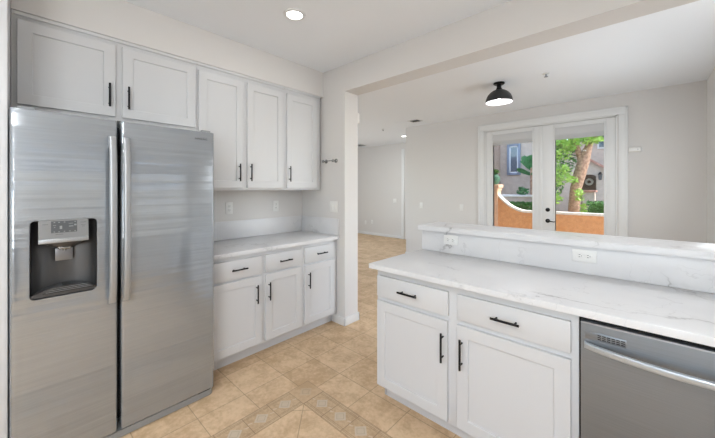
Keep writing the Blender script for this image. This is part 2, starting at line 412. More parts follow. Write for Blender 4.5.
# far wall with the french-door opening
DX0, DX1, DZ = -2.016, -.250, 2.405
b = newbm(); box(b, -3.635, DX0, YF, YF+.15, 0, ZC); box(b, DX1, XR+.15, YF, YF+.15, 0, ZC); box(b, DX0, DX1, YF, YF+.15, DZ, ZC)
struct('wall_far', b, M_wall)
b = newbm(); box(b, -3.635, -3.485, YF+.15, YBK, 0, ZC); struct('wall_hall', b, M_wall)
b = newbm(); box(b, XWW, -3.485, YBK, YBK+.15, 0, ZC); struct('wall_back', b, M_wall)
b = newbm(); box(b, XWW-.15, XWW, YS, 3.45, 0, ZC); box(b, XWW-.15, XWW, 5.75, YBK+.15, 0, ZC); box(b, XWW-.15, XWW, 3.45, 5.75, 0, .6); box(b, XWW-.15, XWW, 3.45, 5.75, 2.4, ZC)
struct('wall_west', b, M_wall)
# half wall that carries the bar
b = newbm(); box(b, -1.308, XR, 2.214, 2.43, 0, 1.074); struct('wall_bar', b, M_wall)
# tall white cabinet end left of the fridge is a thing, see below
def baseboard(name, *rects):
    b = newbm()
    for r in rects: box(b, *r, 0, .083, bev=.004)
    struct(name, b, M_trim, smooth=True)
T = .014
baseboard('baseboard_partition', (-2.425, XE+T, YS-T, YS), (XE, XE+T, YS-T, YE+T), (XWW, XE+T, YE, YE+T))
baseboard('baseboard_far', (-3.635-T, -2.125, YF-T, YF), (-.148, XR, YF-T, YF))
baseboard('baseboard_hall', (-3.635-T, -3.635, YF-T, YBK))
baseboard('baseboard_back', (XWW, -4.96, YBK-T, YBK))
baseboard('baseboard_right', (XR-T, XR, YE, YF))
baseboard('baseboard_bar', (-1.308-T, XR, 2.43, 2.43+T), (-1.308-T, -1.308, 2.214, 2.43))
# casing of an opening at the end of the back wall
b = newbm(); box(b, -4.955, -4.865, YBK-.02, YBK, 0, 2.51, bev=.004); struct('trim_1', b, M_trim, smooth=True)
# unseen windows added for fill light; the bar-side one inferred from refrigerator reflections
def window(n, ax, pos, a0, a1, z0, z1, cols, sgn):
    b = newbm()
    def B(u0, u1, v0, v1, w0, w1, bb=b, bev=.003):
        if ax == 'y': box(bb, u0, u1, pos+w0*sgn, pos+w1*sgn, v0, v1, bev=bev)
        else: box(bb, pos+w0*sgn, pos+w1*sgn, u0, u1, v0, v1, bev=bev)
    f = .05
    B(a0, a1, z0, z0+f, -.02, .06); B(a0, a1, z1-f, z1, -.02, .06)
    B(a0, a0+f, z0+f, z1-f, -.02, .06); B(a1-f, a1, z0+f, z1-f, -.02, .06)
    for k in range(1, cols):
        c = a0 + (a1-a0)*k/cols; B(c-.025, c+.025, z0+f, z1-f, -.02, .06)
    o = struct('window_%d' % n, b, M_trim, smooth=True)
    g = newbm(); B(a0+f, a1-f, z0+f, z1-f, .045, .051, g, 0); obj('window_pane', g, M_glass, o)
window(1, 'y', YSK, -.82, 1.10, .9, 2.2, 2, -1)
window(2, 'x', XEK, -2.2, -.75, 1.0, 2.2, 2, 1)
window(5, 'x', XEK, -.5, 2.18, 1.0, 2.58, 3, 1)
window(3, 'x', XR, 2.95, 4.55, .6, 2.4, 2, 1)
window(6, 'y', YE, -6.0, -4.0, .6, 2.4, 2, -1)
window(4, 'x', XWW, 3.45, 5.75, .6, 2.4, 2, -1)

M_slat = bpy.data.materials.new('translucent_blind_slat'); M_slat.use_nodes = True
_n = NB(M_slat); _p = _n.N['Principled BSDF']; _p.inputs['Base Color'].default_value = (.8, .8, .8, 1); _p.inputs['Roughness'].default_value = .6
_t = _n.n('ShaderNodeBsdfTranslucent'); _t.inputs[0].default_value = (.90, .76, .60, 1); _m = _n.n('ShaderNodeMixShader'); _m.inputs[0].default_value = .40
_n.L.new(_p.outputs[0], _m.inputs[1]); _n.L.new(_t.outputs[0], _m.inputs[2]); _n.L.new(_m.outputs[0], _n.N['Material Output'].inputs[0])
def blinds(x, y0, y1, z0, z1, label):
    t = thing('window_blind', label, 'blind', (x, (y0+y1)/2, z0))
    b = newbm(); box(b, x-.03, x+.03, y0, y1, z1-.045, z1-.001, bev=.004); obj('head_rail', b, M_trim, t)
    b = newbm(); z = z0+.045; ph = math.radians(72)
    while z < z1-.06:
        dx, dz = .050*math.cos(ph), .050*math.sin(ph)
        vs = [b.verts.new(q) for q in ((x-dx, y0, z-dz), (x-dx, y1, z-dz), (x+dx, y1, z+dz), (x+dx, y0, z+dz))]
        b.faces.new(vs); z += .092
    obj('slats', b, M_slat, t, merge=False, smooth=False)
blinds(XEK-.055, -.49, 2.17, 1.01, 2.57, 'white horizontal blind closed over the east kitchen window nearest the bar')
blinds(XEK-.055, -2.19, -.76, 1.01, 2.19, 'added unseen white blind over the east kitchen window behind the camera')  # added to keep a bright sky streak out of the refrigerator reflection

# ------------------------------------------------------------------ french doors
b = newbm()
cw = .10
box(b, DX0-cw, DX0-.004, YF-.02, YF, 0, DZ+.09, bev=.004); box(b, DX1+.010, DX1+cw, YF-.02, YF, 0, DZ+.09, bev=.004)
box(b, DX0-cw, DX1+cw, YF-.021, YF, DZ-.004, DZ+.09, bev=.004)
box(b, DX0-cw-.006, DX0-cw+.02, YF-.028, YF, 0, DZ+.096, bev=.004); box(b, DX1+cw-.02, DX1+cw+.006, YF-.028, YF, 0, DZ+.096, bev=.004)
box(b, DX0-cw, DX1+cw, YF-.028, YF, DZ+.07, DZ+.096, bev=.004)
box(b, DX0, DX0+.02, YF, YF+.15, 0, DZ); box(b, DX1-.02, DX1, YF, YF+.15, 0, DZ); box(b, DX0, DX1, YF, YF+.15, DZ-.02, DZ)
box(b, DX0, DX1, YF-.005, YF+.15, 0, .02)
struct('trim_2', b, M_trim, smooth=True)
yd0, yd1 = YF+.012, YF+.057
def leaf(n, x0, x1, gx0, gx1):
    b = newbm(); z0, z1 = .025, DZ-.026; gz0, gz1 = .30, 2.34
    box(b, x0, gx0, yd0, yd1, z0, z1, bev=.002); box(b, gx1, x1, yd0, yd1, z0, z1, bev=.002)
    box(b, gx0, gx1, yd0, yd1, z0, gz0, bev=.002); box(b, gx0, gx1, yd0, yd1, gz1, z1, bev=.002)
    # glazing bead
    for (a, c, d, e) in ((gx0, gx0+.022, gz0, gz1), (gx1-.022, gx1, gz0, gz1), (gx0+.022, gx1-.022, gz0, gz0+.022), (gx0+.022, gx1-.022, gz1-.022, gz1)):
        box(b, a, c, yd0-.008, yd1+.008, d, e, bev=.004)
    o = struct('door_%d' % n, b, M_trim, smooth=True)
    g = newbm(); box(g, gx0+.015, gx1-.015, yd0+.02, yd0+.026, gz0+.015, gz1-.015); obj('glass_pane', g, M_glass, o)
    s = newbm(); box(s, gx0+.022, gx1-.022, yd0-.006, yd0+.016, 2.205, 2.318, bev=.003)
    for k in range(7): box(s, gx0+.024, gx1-.024, yd0-.010, yd0+.012, 2.140+k*.0095, 2.148+k*.0095, bev=.001)
    obj('roller_shade', s, M_shade, o)
    return o
leaf(1, DX0+.023, -1.158, -1.896, -1.255)
d2 = leaf(2, -1.152, DX1-.023, -.990, -.372)
b = newbm(); box(b, -1.178, -1.132, yd0-.012, yd0, .03, DZ-.03, bev=.004); obj('astragal', b, M_trim, d2)
b = newbm(); lathe(b, [(0, 0), (.030, 0), (.030, -.008), (.020, -.014), (0, -.014)], (-1.066, yd0, 1.083), 24, 'y'); obj('deadbolt', b, M_black, d2)
b = newbm(); lathe(b, [(0, 0), (.031, 0), (.031, -.008), (.015, -.012), (.012, -.045), (0, -.045)], (-1.066, yd0, .915), 24, 'y')
sweep(b, [(-1.066, yd0-.045, .915), (-1.03, yd0-.048, .915), (-.985, yd0-.047, .905), (-.96, yd0-.045, .912)], [.011, .009, .007, .006])
obj('lever_handle', b, M_black, d2)

# ------------------------------------------------------------------ cabinets
L = lambda p, x0=0: p
def ML(x0): return lambda p: Vector((x0+p.z, p.x, p.y))      # (u,v,w) on a wall facing +x
def MP(y0): return lambda p: Vector((p.x, y0-p.z, p.y))      # on a face looking to -y
def shaker(bm, M, u0, u1, v0, v1, t=.020, rail=.060, rec=.009):
    e = .0025
    def ring(a, w): return [bm.verts.new(M(Vector(q))) for q in ((u0+a, v0+a, w), (u1-a, v0+a, w), (u1-a, v1-a, w), (u0+a, v1-a, w))]
    R = [ring(0, 0), ring(0, t-e), ring(e, t), ring(rail, t), ring(rail+.003, t-.002), ring(rail+.004, t-rec)]
    bm.faces.new(R[0][::-1])
    for a, c in zip(R, R[1:]):
        for i in range(4): bm.faces.new([a[i], a[(i+1) % 4], c[(i+1) % 4], c[i]])
    bm.faces.new(R[-1])
def slab(bm, M, u0, u1, v0, v1, t=.020):
    box(bm, u0, u1, v0, v1, 0, t, bev=.0035, M=M)
def pull(parent, M, u, v, length, vert, w0=.02):
    b = newbm(); h = length/2; so = .030; r = .0060
    if vert:
        tube(b, M(Vector((u, v-h, w0+so))), M(Vector((u, v+h, w0+so))), r, n=12)
        for s in (-1, 1): tube(b, M(Vector((u, v+s*h*.68, w0))), M(Vector((u, v+s*h*.68, w0+so))), .0045, n=10)
    else:
        tube(b, M(Vector((u-h, v, w0+so))), M(Vector((u+h, v, w0+so))), r, n=12)
        for s in (-1, 1): tube(b, M(Vector((u+s*h*.68, v, w0))), M(Vector((u+s*h*.68, v, w0+so))), .0045, n=10)
    obj('handle', b, M_black, parent)
def door(par, M, u0, u1, v0, v1, hu=None, hv=None, hl=.152, rail=.060):
    b = newbm(); shaker(b, M, u0, u1, v0, v1, rail=rail); o = obj('door', b, M_cab, par)
    if hu is not None: pull(o, M, hu, hv, hl, True)
def drawer(par, M, u0, u1, v0, v1, hu=None, hl=.128):
    b = newbm(); slab(b, M, u0, u1, v0, v1); o = obj('drawer', b, M_cab, par)
    if hu is not None: pull(o, M, hu, (v0+v1)/2, hl, False)
def carcass(par, M, u0, u1, v0, v1, depth, openings, name='body'):
    """box behind w=0 plus a face frame made of stiles and rails round the openings (drawn as one frame)"""
    b = newbm(); box(b, u0, u1, v0, v1, -depth, -.004, M=M)
    box(b, u0, u1, v0, v1, -.012, 0, bev=.0015, M=M)
    return obj(name, b, M_cab, par)

XU = -2.592      # face frame plane of the wall cabinets (door face at -2.572)
MU = ML(XU)
# over the refrigerator
t = thing('wall_cabinet', 'short white two-door wall cabinet directly above the refrigerator', 'cabinet', (-2.77, .45, 1.862), 'white upper cabinets on the left wall')
carcass(t, MU, -.044, .931, 1.862, 2.4085, .363, 0)
door(t, MU, -.022, .420, 1.884, 2.362, .385, 2.018); door(t, MU, .456, .922, 1.884, 2.362, .487, 2.017)
b = newbm(); box(b, -.044, .931, 2.386, 2.4085, 0, .010, bev=.003, M=MU); obj('top_moulding', b, M_cab, t)
# double door
t = thing('wall_cabinet', 'tall white two-door wall cabinet just right of the refrigerator top', 'cabinet', (-2.77, 1.33, 1.393), 'white upper cabinets on the left wall')
carcass(t, MU, .931, 1.742, 1.393, 2.4085, .363, 0)
door(t, MU, .944, 1.316, 1.412, 2.348, 1.273, 1.546); door(t, MU, 1.352, 1.727, 1.412, 2.348, 1.378, 1.549)
b = newbm(); box(b, .931, 1.742, 2.386, 2.4085, 0, .010, bev=.003, M=MU); obj('top_moulding', b, M_cab, t)
t = thing('wall_cabinet', 'narrow white single-door wall cabinet at the end beside the partition wall', 'cabinet', (-2.77, 1.97, 1.393), 'white upper cabinets on the left wall')
carcass(t, MU, 1.742, 2.203, 1.393, 2.4085, .363, 0)
door(t, MU, 1.768, 2.150, 1.412, 2.348, 1.789, 1.552)
b = newbm(); box(b, 1.742, 2.203, 2.386, 2.4085, 0, .010, bev=.003, M=MU); obj('top_moulding', b, M_cab, t)
b = newbm(); box(b, 2.2035, 2.240, 1.393, 2.4085, -.363, -.042, M=MU); obj('filler_strip', b, M_cab, t)
# base cabinets left
XB = -2.359; MB_ = ML(XB)
def toekick(par, M, u0, u1, rec=.077, h=.102, depth=.09):
    b = newbm(); box(b, u0, u1, 0, h, -rec-.015, -rec, M=M); obj('toe_kick', b, M_cab, par)
t = thing('base_cabinet', 'white base cabinet with two drawers over two doors beside the refrigerator', 'cabinet', (-2.65, 1.34, 0), 'white base cabinets on the left wall')
carcass(t, MB_, .905, 1.790, .102, .882, .592, 0); toekick(t, MB_, .905, 1.790)
drawer(t, MB_, .930, 1.360, .700, .846, 1.155); drawer(t, MB_, 1.394, 1.770, .700, .846, 1.582)
door(t, MB_, .930, 1.360, .120, .680, 1.307, .541); door(t, MB_, 1.394, 1.770, .120, .680, 1.421, .540)
t = thing('base_cabinet', 'narrow white base cabinet with one drawer and one door next to the wall end', 'cabinet', (-2.65, 2.0, 0), 'white base cabinets on the left wall')
carcass(t, MB_, 1.790, 2.238, .102, .882, .592, 0); toekick(t, MB_, 1.790, 2.238)
drawer(t, MB_, 1.808, 2.191, .700, .846, 2.002); door(t, MB_, 1.808, 2.191, .120, .680, 1.847, .537)
# peninsula
YP = 1.607; MPn = MP(YP)
t = thing('base_cabinet', 'white base cabinet with two drawers over two doors at the peninsula end', 'cabinet', (-.75, 1.9, 0))
b = newbm(); box(b, -1.300, -.198, 1.611, 2.200, .102, .882); box(b, -1.300, -.198, YP, 1.617, .102, .882, bev=.0015); obj('body', b, M_cab, t)
b = newbm(); box(b, -1.288, -.198, 1.684, 1.70, 0, .102); box(b, -1.298, -1.283, 1.684, 2.2, 0, .102); obj('toe_kick', b, M_cab, t)
drawer(t, MPn, -1.290, -.789, .702, .838, -1.041, .134); drawer(t, MPn, -.736, -.226, .702, .838, -.486, .130)
door(t, MPn, -1.290, -.793, .118, .674, -.815, .531, .160); door(t, MPn, -.738, -.226, .118, .674, -.707, .531, .160)
t = thing('base_cabinet', 'white base cabinet right of the dishwasher', 'cabinet', (.83, 1.9, 0))
b = newbm(); box(b, .42, 1.245, YP, 2.20, .102, .882, bev=.0015); obj('body', b, M_cab, t)
b = newbm(); box(b, .42, 1.245, 1.684, 1.70, 0, .102); obj('toe_kick', b, M_cab, t)
door(t, MPn, .45, .825, .118, .838, .79, .531, .160); door(t, MPn, .845, 1.22, .118, .838, .88, .531, .160)
# tall pantry cabinet left of the fridge
XPn = -2.20; MPa = ML(XPn)
t = thing('pantry_cabinet', 'tall white cabinet at the left picture edge beside the refrigerator', 'cabinet', (-2.57, -.40, 0))
b = newbm(); box(b, -2.950, XPn-.002, -.70, -.046, 0, ZC-.002); obj('body', b, M_cab, t)
b = newbm(); box(b, XPn-.012, XPn+.012, -.0745, -.047, 0, ZC-.002, bev=.004); obj('corner_moulding', b, M_cab, t)
for (a, c) in ((.11, 1.25), (1.262, 2.60)):
    door(t, MPa, -.69, -.078, a, c)

# ------------------------------------------------------------------ worktops
def top(name, label, m, pts, z0, z1, bev=.004):
    b = newbm(); prism(b, pts, (z0, z1))
    es = [e for e in b.edges if not (abs(e.verts[0].co.z-z0) < 1e-6 and abs(e.verts[1].co.z-z0) < 1e-6)]
    bmesh.ops.bevel(b, geom=es, offset=bev, segments=2, profile=.5, affect='EDGES')
    return tag(obj(name, b, m), label, 'countertop')
top('countertop', 'white veined quartz countertop over the left base cabinets', M_quartz2, [(XW+.001, .905), (-2.319, .905), (-2.319, YS-.002), (XW+.001, YS-.002)], .883, .914)
top('countertop', 'large white veined quartz countertop on the peninsula', M_quartz, [(-1.332, 1.552), (XEK-.002, 1.552), (XEK-.002, 2.201), (-1.332, 2.201)], .883, .914)
top('bar_top', 'raised white quartz bar ledge running behind the peninsula countertop', M_quartz, [(-1.340, 2.172), (XR-.002, 2.172), (XR-.002, 2.52), (-1.340, 2.52)], 1.0745, 1.112)
b = newbm(); box(b, -1.319, XR-.002, 2.202, 2.2135, .9145, 1.074, bev=.001)
tag(obj('backsplash', b, M_quartz), 'veined quartz strip between peninsula countertop and raised bar', 'backsplash')
b = newbm(); box(b, XW+.001, XW+.012, .905, YS-.015, .9145, 1.090, bev=.001)
tag(obj('backsplash', b, M_quartz2), 'long low quartz backsplash along the left wall under the uppers', 'backsplash')
b = newbm(); box(b, XW+.001, -2.325, YS-.014, YS-.002, .9145, 1.090, bev=.001)
tag(obj('backsplash', b, M_quartz2), 'short quartz backsplash return on the partition wall', 'backsplash')

# ------------------------------------------------------------------ refrigerator
FX = -2.158; FB = FX-.115
fr = thing('refrigerator', 'stainless steel side-by-side refrigerator with water dispenser', 'refrigerator', (-2.55, .425, 0))
b = newbm(); box(b, -2.93, FB-.008, -.038, .884, .03, 1.772, bev=.004); obj('body', b, M_greypl, fr)
b = newbm(); box(b, FB-.010, FB+.01, -.038, .876, .06, 1.765); obj('door_gasket', b, M_rubber, fr)
def fdoor(y0, y1):
    b = newbm()
    pts = rrect(FB, FX, y0, y1, .014, 4)
    prism(b, pts, (.050, 1.788))
    es = [e for e in b.edges if abs(e.verts[0].co.z-e.verts[1].co.z) < 1e-6]
    bmesh.ops.bevel(b, geom=es, offset=.004, segments=2, profile=.5, affect='EDGES')
    return obj('door', b, M_steel, fr)
dl = fdoor(-.041, .361); dr = fdoor(.377, .892)
cut = newbm()
prism(cut, rrect(.022, .272, .866, 1.250, .022, 5), (-.095, .02), ML(FX))
boolean(dl, cut)
def fhandle(y0, y1, par):
    b = newbm(); n = 22
    pts = []
    for i in range(n+1):
        s = i/n; z = .785 + (1.692-.785)*s
        pts.append((FX+.030+.030*(1-(2*s-1)**4)**.8 if 0 < i < n else FX+.030, z))
    prev = None
    for x, z in pts:
        prof = rrect(x-.012, x+.010, y0, y1, .009, 3)
        ring = [b.verts.new((u, v, z)) for u, v in prof]
        if prev:
            for k in range(len(ring)): b.faces.new([prev[k], prev[(k+1) % len(ring)], ring[(k+1) % len(ring)], ring[k]])
        else: b.faces.new(ring[::-1])
        prev = ring
    b.faces.new(prev)
    for z in (.815, 1.662): box(b, FX-.001, FX+.034, y0+.006, y1-.006, z-.022, z+.022, bev=.004)
    obj('handle', b, M_bar, par)
fhandle(.317, .350, dl); fhandle(.379, .411, dr)
# dispenser
ds = newbm(); U0, U1, V0, V1 = .022, .272, .866, 1.250
M_disp = mat('dispenser_grey', (.11, .11, .112), .33, metal=.7)
n = 14
ML0 = ML(FX)
# curved niche liner
prof = []
for i in range(n+1):
    a = PI*i/n; prof.append((.147-.1225*math.cos(a), -.018-.072*math.sin(a)))
prof = [(.0245, -.003)] + prof + [(.2695, -.003)]
va = [ds.verts.new(ML0(Vector((u, V0+.004, w_)))) for u, w_ in prof]; vb = [ds.verts.new(ML0(Vector((u, V1-.004, w_)))) for u, w_ in prof]
vc = [ds.verts.new(ML0(Vector((u+( .0015 if u > .147 else -.0015), V0+.004, w_-.002)))) for u, w_ in prof]
for i in range(len(prof)-1): ds.faces.new([va[i], va[i+1], vb[i+1], vb[i]])
ds.faces.new(vb + [])
bmesh.ops.delete(ds, geom=vc, context='VERTS')
disp = obj('dispenser', ds, M_disp, dl)
b = newbm()   # control housing with slanted lower lip
pr = [(-.040, 1.249), (-.002, 1.249), (.004, 1.155), (.004, 1.136), (-.045, 1.130)]
a = [b.verts.new((FX+w_, .052, z)) for w_, z in pr]; c = [b.verts.new((FX+w_, .237, z)) for w_, z in pr]
b.faces.new(a); b.faces.new(c[::-1])
for i in range(5): b.faces.new([a[i], c[i], c[(i+1) % 5], a[(i+1) % 5]])
cp = obj('control_panel', b, mat('control_panel_silver', (.29, .295, .30), .40, metal=.5), disp)
def onpanel(y0, y1, z0, z1, off=.0008, th=.001, bb=None):
    f = lambda z: FX-.002 + (1.249-z)/(1.249-1.155)*.006
    vs = [bb.verts.new((f(z)+o_, y, z)) for o_ in (off, off+th) for y, z in ((y0, z0), (y1, z0), (y1, z1), (y0, z1))]
    for q in ((0, 1, 2, 3), (4, 5, 6, 7), (0, 1, 5, 4), (1, 2, 6, 5), (2, 3, 7, 6), (3, 0, 4, 7)): bb.faces.new([vs[i] for i in q])
b = newbm(); onpanel(.096, .192, 1.186, 1.244, bb=b); obj('display_window', b, mat('display_grey', (.10, .105, .11), .25), cp)
b = newbm()
onpanel(.161, .178, 1.214, 1.218, .002, bb=b); onpanel(.181, .190, 1.218, 1.226, .002, bb=b); onpanel(.127, .136, 1.204, 1.220, .002, bb=b)
for y in (.105, .122, .142, .162, .182): onpanel(y, y+.005, 1.189, 1.193, .002, bb=b)
for y in (.105, .122, .142, .182): onpanel(y, y+.006, 1.236, 1.240, .002, bb=b)
onpanel(.103, .114, 1.222, 1.224, .002, bb=b); onpanel(.106, .111, 1.212, 1.215, .002, bb=b); onpanel(.160, .176, 1.229, 1.231, .002, bb=b)
obj('display_marks', b, mat('display_print', (.30, .31, .32), .5), cp, merge=False)
for q in ((.066, .086, 1.229, 1.2305), (.204, .228, 1.232, 1.2335), (.206, .226, 1.219, 1.220), (.211, .222, 1.211, 1.2125), (.112, .140, 1.177, 1.1785)):
    b = newbm(); onpanel(*q, bb=b); obj('button_mark', b, M_slot, cp, merge=False)
b = newbm(); box(b, FX+.002, FX+.009, .0525, .2365, 1.136, 1.157, bev=.002); obj('lower_lip', b, M_bar, cp)
b = newbm()  # funnel below the housing
lathe(b, [(.075, 1.134), (.060, 1.120), (.040, 1.110), (.0, 1.108)], (FX-.028, .147, 0), 28)
for v in b.verts: v.co.x = FX-.028 + (v.co.x-FX+.028)*.42
obj('ice_chute', b, M_disp, disp)
b = newbm(); box(b, FX-.056, FX-.018, .125, .170, 1.098, 1.110, bev=.003); tube(b, (FX-.03, .128, 1.104), (FX-.03, .122, 1.112), .006); tube(b, (FX-.03, .167, 1.104), (FX-.03, .173, 1.112), .006); tube(b, (FX-.03, .147, 1.09), (FX-.03, .147, 1.11), .007)
obj('nozzle', b, M_chrome, disp)
b = newbm(); box(b, FX-.066, FX-.060, .114, .180, 1.035, 1.100, bev=.003); obj('paddle', b, mat('paddle_grey', (.24, .24, .25), .3, metal=.5), disp)
b = newbm()   # drip tray with arched top edge
pts = [(-.0755, 0), (0, 0)]
na = 16
top_pts = []
prism(b, [(.0255, .8705), (.2685, .8705)] + [(.2685-.243*i/na, .884+.030*math.sin(PI*i/na)) for i in range(na+1)], (-.078, -.012), ML0)
obj('drip_tray_base', b, M_disp, disp)
b = newbm()
prism(b, [(.066, .884), (.2640, .884)] + [(.264-.198*i/na, .886+.040*math.sin(PI*(.10+.80*i/na))-.010) for i in range(na+1)], (-.0785, -.0075), ML0)
obj('drip_grille', b, M_dark, disp)
for k in range(3):
    b = newbm(); box(b, .078+.01*k, .255-.008*k, .890+.008*k, .8915+.008*k, -.0076, -.0066, M=ML0); obj('grille_bar', b, M_greypl, disp)
text('brand_lettering', 'SAMSUNG', .0165, M_dark, lambda p: Vector((FX+.0008+p.z, .805+p.x, 1.7365+p.y)), dr, spacing=1.08)
b = newbm()
pts = [(FX-.10, -.030), (FX-.006, -.030)] + [(FX-.006-.030+.030*math.cos(PI/2*i/6), .859+.030*math.sin(PI/2*i/6)) for i in range(7)] + [(FX-.10, .889)]
prism(b, pts, (.006, .044)); kg = obj('kick_grille', b, M_grille, fr)
b = newbm(); prism(b, [(FX-.09, .79), (FX-.0045, .79), (FX-.0045, .862), (FX-.016, .885), (FX-.09, .8895)], (.0442, .0495)); obj('kick_slot', b, M_rubber, kg)
b = newbm(); tube(b, (FX-.07, .05, .0), (FX-.07, .05, .02), .015); obj('foot', b, M_dark, fr)
b = newbm(); tube(b, (FX-.07, .80, .0), (FX-.07, .80, .02), .015); obj('foot', b, M_dark, fr)
b = newbm(); box(b, FB, FX-.012, .815, .872, 1.788, 1.800, bev=.003); obj('hinge_cover', b, M_greypl, fr)
b = newbm(); box(b, FB, FX-.012, -.02, .04, 1.788, 1.800, bev=.003); obj('hinge_cover', b, M_greypl, fr)

# ------------------------------------------------------------------ dishwasher
dw = thing('dishwasher', 'stainless steel dishwasher with curved bar handle under the peninsula counter', 'dishwasher', (.11, 1.9, 0))
b = newbm(); box(b, -.194, .414, 1.64, 2.19, .10, .868); obj('tub', b, M_rubber, dw)
b = newbm(); box(b, -.196, .416, 1.600, 1.63, .860, .881); box(b, -.1965, -.191, 1.596, 1.63, .10, .881); obj('gasket', b, M_rubber, dw)
b = newbm(); prism(b, rrect(1.582, 1.640, .115, .858, .010, 4), (-.190, .412), lambda p: Vector((p.z, p.x, p.y)))
o = obj('door', b, M_steel_d, dw)
b = newbm(); box(b, -.190, .412, 1.5805, 1.583, .850, .856, bev=.0008); obj('edge_trim', b, M_bar, o)
b = newbm(); box(b, -.176, -.046, 1.5795, 1.5825, .790, .820, bev=.001); vp = obj('vent', b, M_steel_d, o)
b = newbm()
for k in range(6):
    for j in range(3):
        u = -.134+k*.0145; box(b, u, u+.011, 1.5790, 1.5797, .796+j*.0075, .7995+j*.0075)
obj('vent_slots', b, M_rubber, vp)
b = newbm()
prev = None; n = 28
for i in range(n+1):
    s = i/n; x = -.177+.575*s; y = 1.575 - .052*(1-(2*s-1)**2)**.8 if 0 < i < n else 1.575
    ring = [b.verts.new((x, y+du, .765+dv)) for du, dv in rrect(-.010, .008, -.013, .013, .006, 3)]
    if prev:
        for k in range(len(ring)): b.faces.new([prev[k], prev[(k+1) % len(ring)], ring[(k+1) % len(ring)], ring[k]])
    else: b.faces.new(ring[::-1])
    prev = ring
b.faces.new(prev)
obj('handle', b, steel('brushed_bar_dishwasher', (4, 500, 500), .55, .30), o)
b = newbm(); box(b, -.19, .412, 1.655, 1.67, .004, .112); obj('toe_panel', b, M_dark, dw)

# ------------------------------------------------------------------ outlets and switches
def outlet(M, cu, cv, horiz, label, group=None, switch=False, pw=.070, ph=.115, rockers=1):
    hw, hh = (ph/2, pw/2) if horiz else (pw/2, ph/2)
    b = newbm(); box(b, cu-hw, cu+hw, cv-hh, cv+hh, 0.0005, .006, bev=.002, M=M)
    t = thing('light_switch' if switch else 'outlet', label, 'switch' if switch else 'outlet', M(Vector((cu, cv-hh, 0))), group)
    obj('cover_plate', b, M_plate, t)
    if switch:
        for r_ in range(rockers):
            c0 = cu + (r_-(rockers-1)/2)*.046
            b = newbm(); box(b, c0-.016, c0+.016, cv-.033, cv+.033, .005, .0085, bev=.0015, M=M); obj('rocker', b, M_plate, t)
    else:
        for s in (-1, 1):
            du, dv = (s*.0195, 0) if horiz else (0, s*.0195)
            b = newbm(); box(b, cu+du-.0145, cu+du+.0145, cv+dv-.0145, cv+dv+.0145, .005, .0078, bev=.003, M=M); f = obj('socket', b, M_plate, t)
            b = newbm()
            for q in (-1, 1):
                if horiz: box(b, cu+du-.002-.004, cu+du-.002+.004, cv+dv+q*.0062-.0012, cv+dv+q*.0062+.0012, .0074, .0082, M=M)
                else: box(b, cu+du+q*.0062-.0012, cu+du+q*.0062+.0012, cv+dv+.002-.004, cv+dv+.002+.004, .0074, .0082, M=M)
            if horiz: box(b, cu+du+.006, cu+du+.0095, cv+dv-.002, cv+dv+.002, .0074, .0082, M=M)
            else: box(b, cu+du-.002, cu+du+.002, cv+dv-.0095, cv+dv-.006, .0074, .0082, M=M)
            obj('slots', b, M_slot, f)
outlet(ML(XW), 1.362, 1.217, False, 'white duplex outlet on the left wall nearest the refrigerator')
outlet(ML(XW), 1.880, 1.217, False, 'white duplex outlet on the left wall nearest the corner')
outlet(MP(2.202), -1.068, 1.018, True, 'horizontal white outlet at the left end of the bar backsplash')
outlet(MP(2.202), -.248, 1.018, True, 'horizontal white outlet further right in the bar backsplash')
outlet(MP(YS), -2.408, 1.214, False, 'white double rocker switch on the partition wall beside the counter', switch=True, pw=.116, rockers=2)
outlet(MP(YF), -3.27, 1.07, False, 'white light switch on the far wall nearest its left corner', switch=True)
outlet(MP(YF), -2.43, 1.06, False, 'white light switch on the far wall just beside the french door casing', switch=True)
outlet(MP(YBK), -5.195, 1.06, False, 'wide white switch plate on the distant back wall', switch=True, pw=.116, rockers=2)
outlet(MP(YBK), -6.30, .36, False, 'lower white outlet near the floor of the distant back wall, left one')
outlet(MP(YBK), -6.04, .40, False, 'white outlet near the floor of the distant back wall, right one')
# boxes on the hidden side of the partition, their edge peeping past the wall end
b = newbm(); box(b, -2.36, -2.250, YE, YE+.035, 2.11, 2.22, bev=.006)
tag(obj('door_chime', b, M_plate), 'small white box high on the partition wall end', 'chime')
# door sensor / alarm box
b = newbm(); box(b, -.140, -.012, YF-.030, YF-.0005, 1.885, 1.950, bev=.012, seg=3); t = tag(obj('alarm_sensor', b, M_plate), 'small white wall sensor right of the french doors', 'sensor')
b = newbm(); lathe(b, [(0, 0), (.006, 0), (.006, -.002), (0, -.002)], (-.045, YF-.030, 1.918), 12, 'y'); obj('sensor_lens', b, M_greypl, t)
# hook rail on partition wall
t = thing('towel_bar', 'small brushed metal hook rail on the partition wall right of the uppers', 'towel bar', (-2.45, YS, 1.69))
b = newbm(); tube(b, (-2.525, YS-.045, 1.700), (-2.372, YS-.045, 1.700), .0055); obj('bar', b, M_chrome, t)
for x in (-2.525, -2.372):
    b = newbm(); lathe(b, [(0, 0), (.022, 0), (.022, -.006), (.014, -.011), (.009, -.014), (.009, -.040), (.015, -.044), (.015, -.053), (.010, -.058), (0, -.058)], (x, YS-.0005, 1.700), 20, 'y')
    obj('post', b, M_chrome, t)

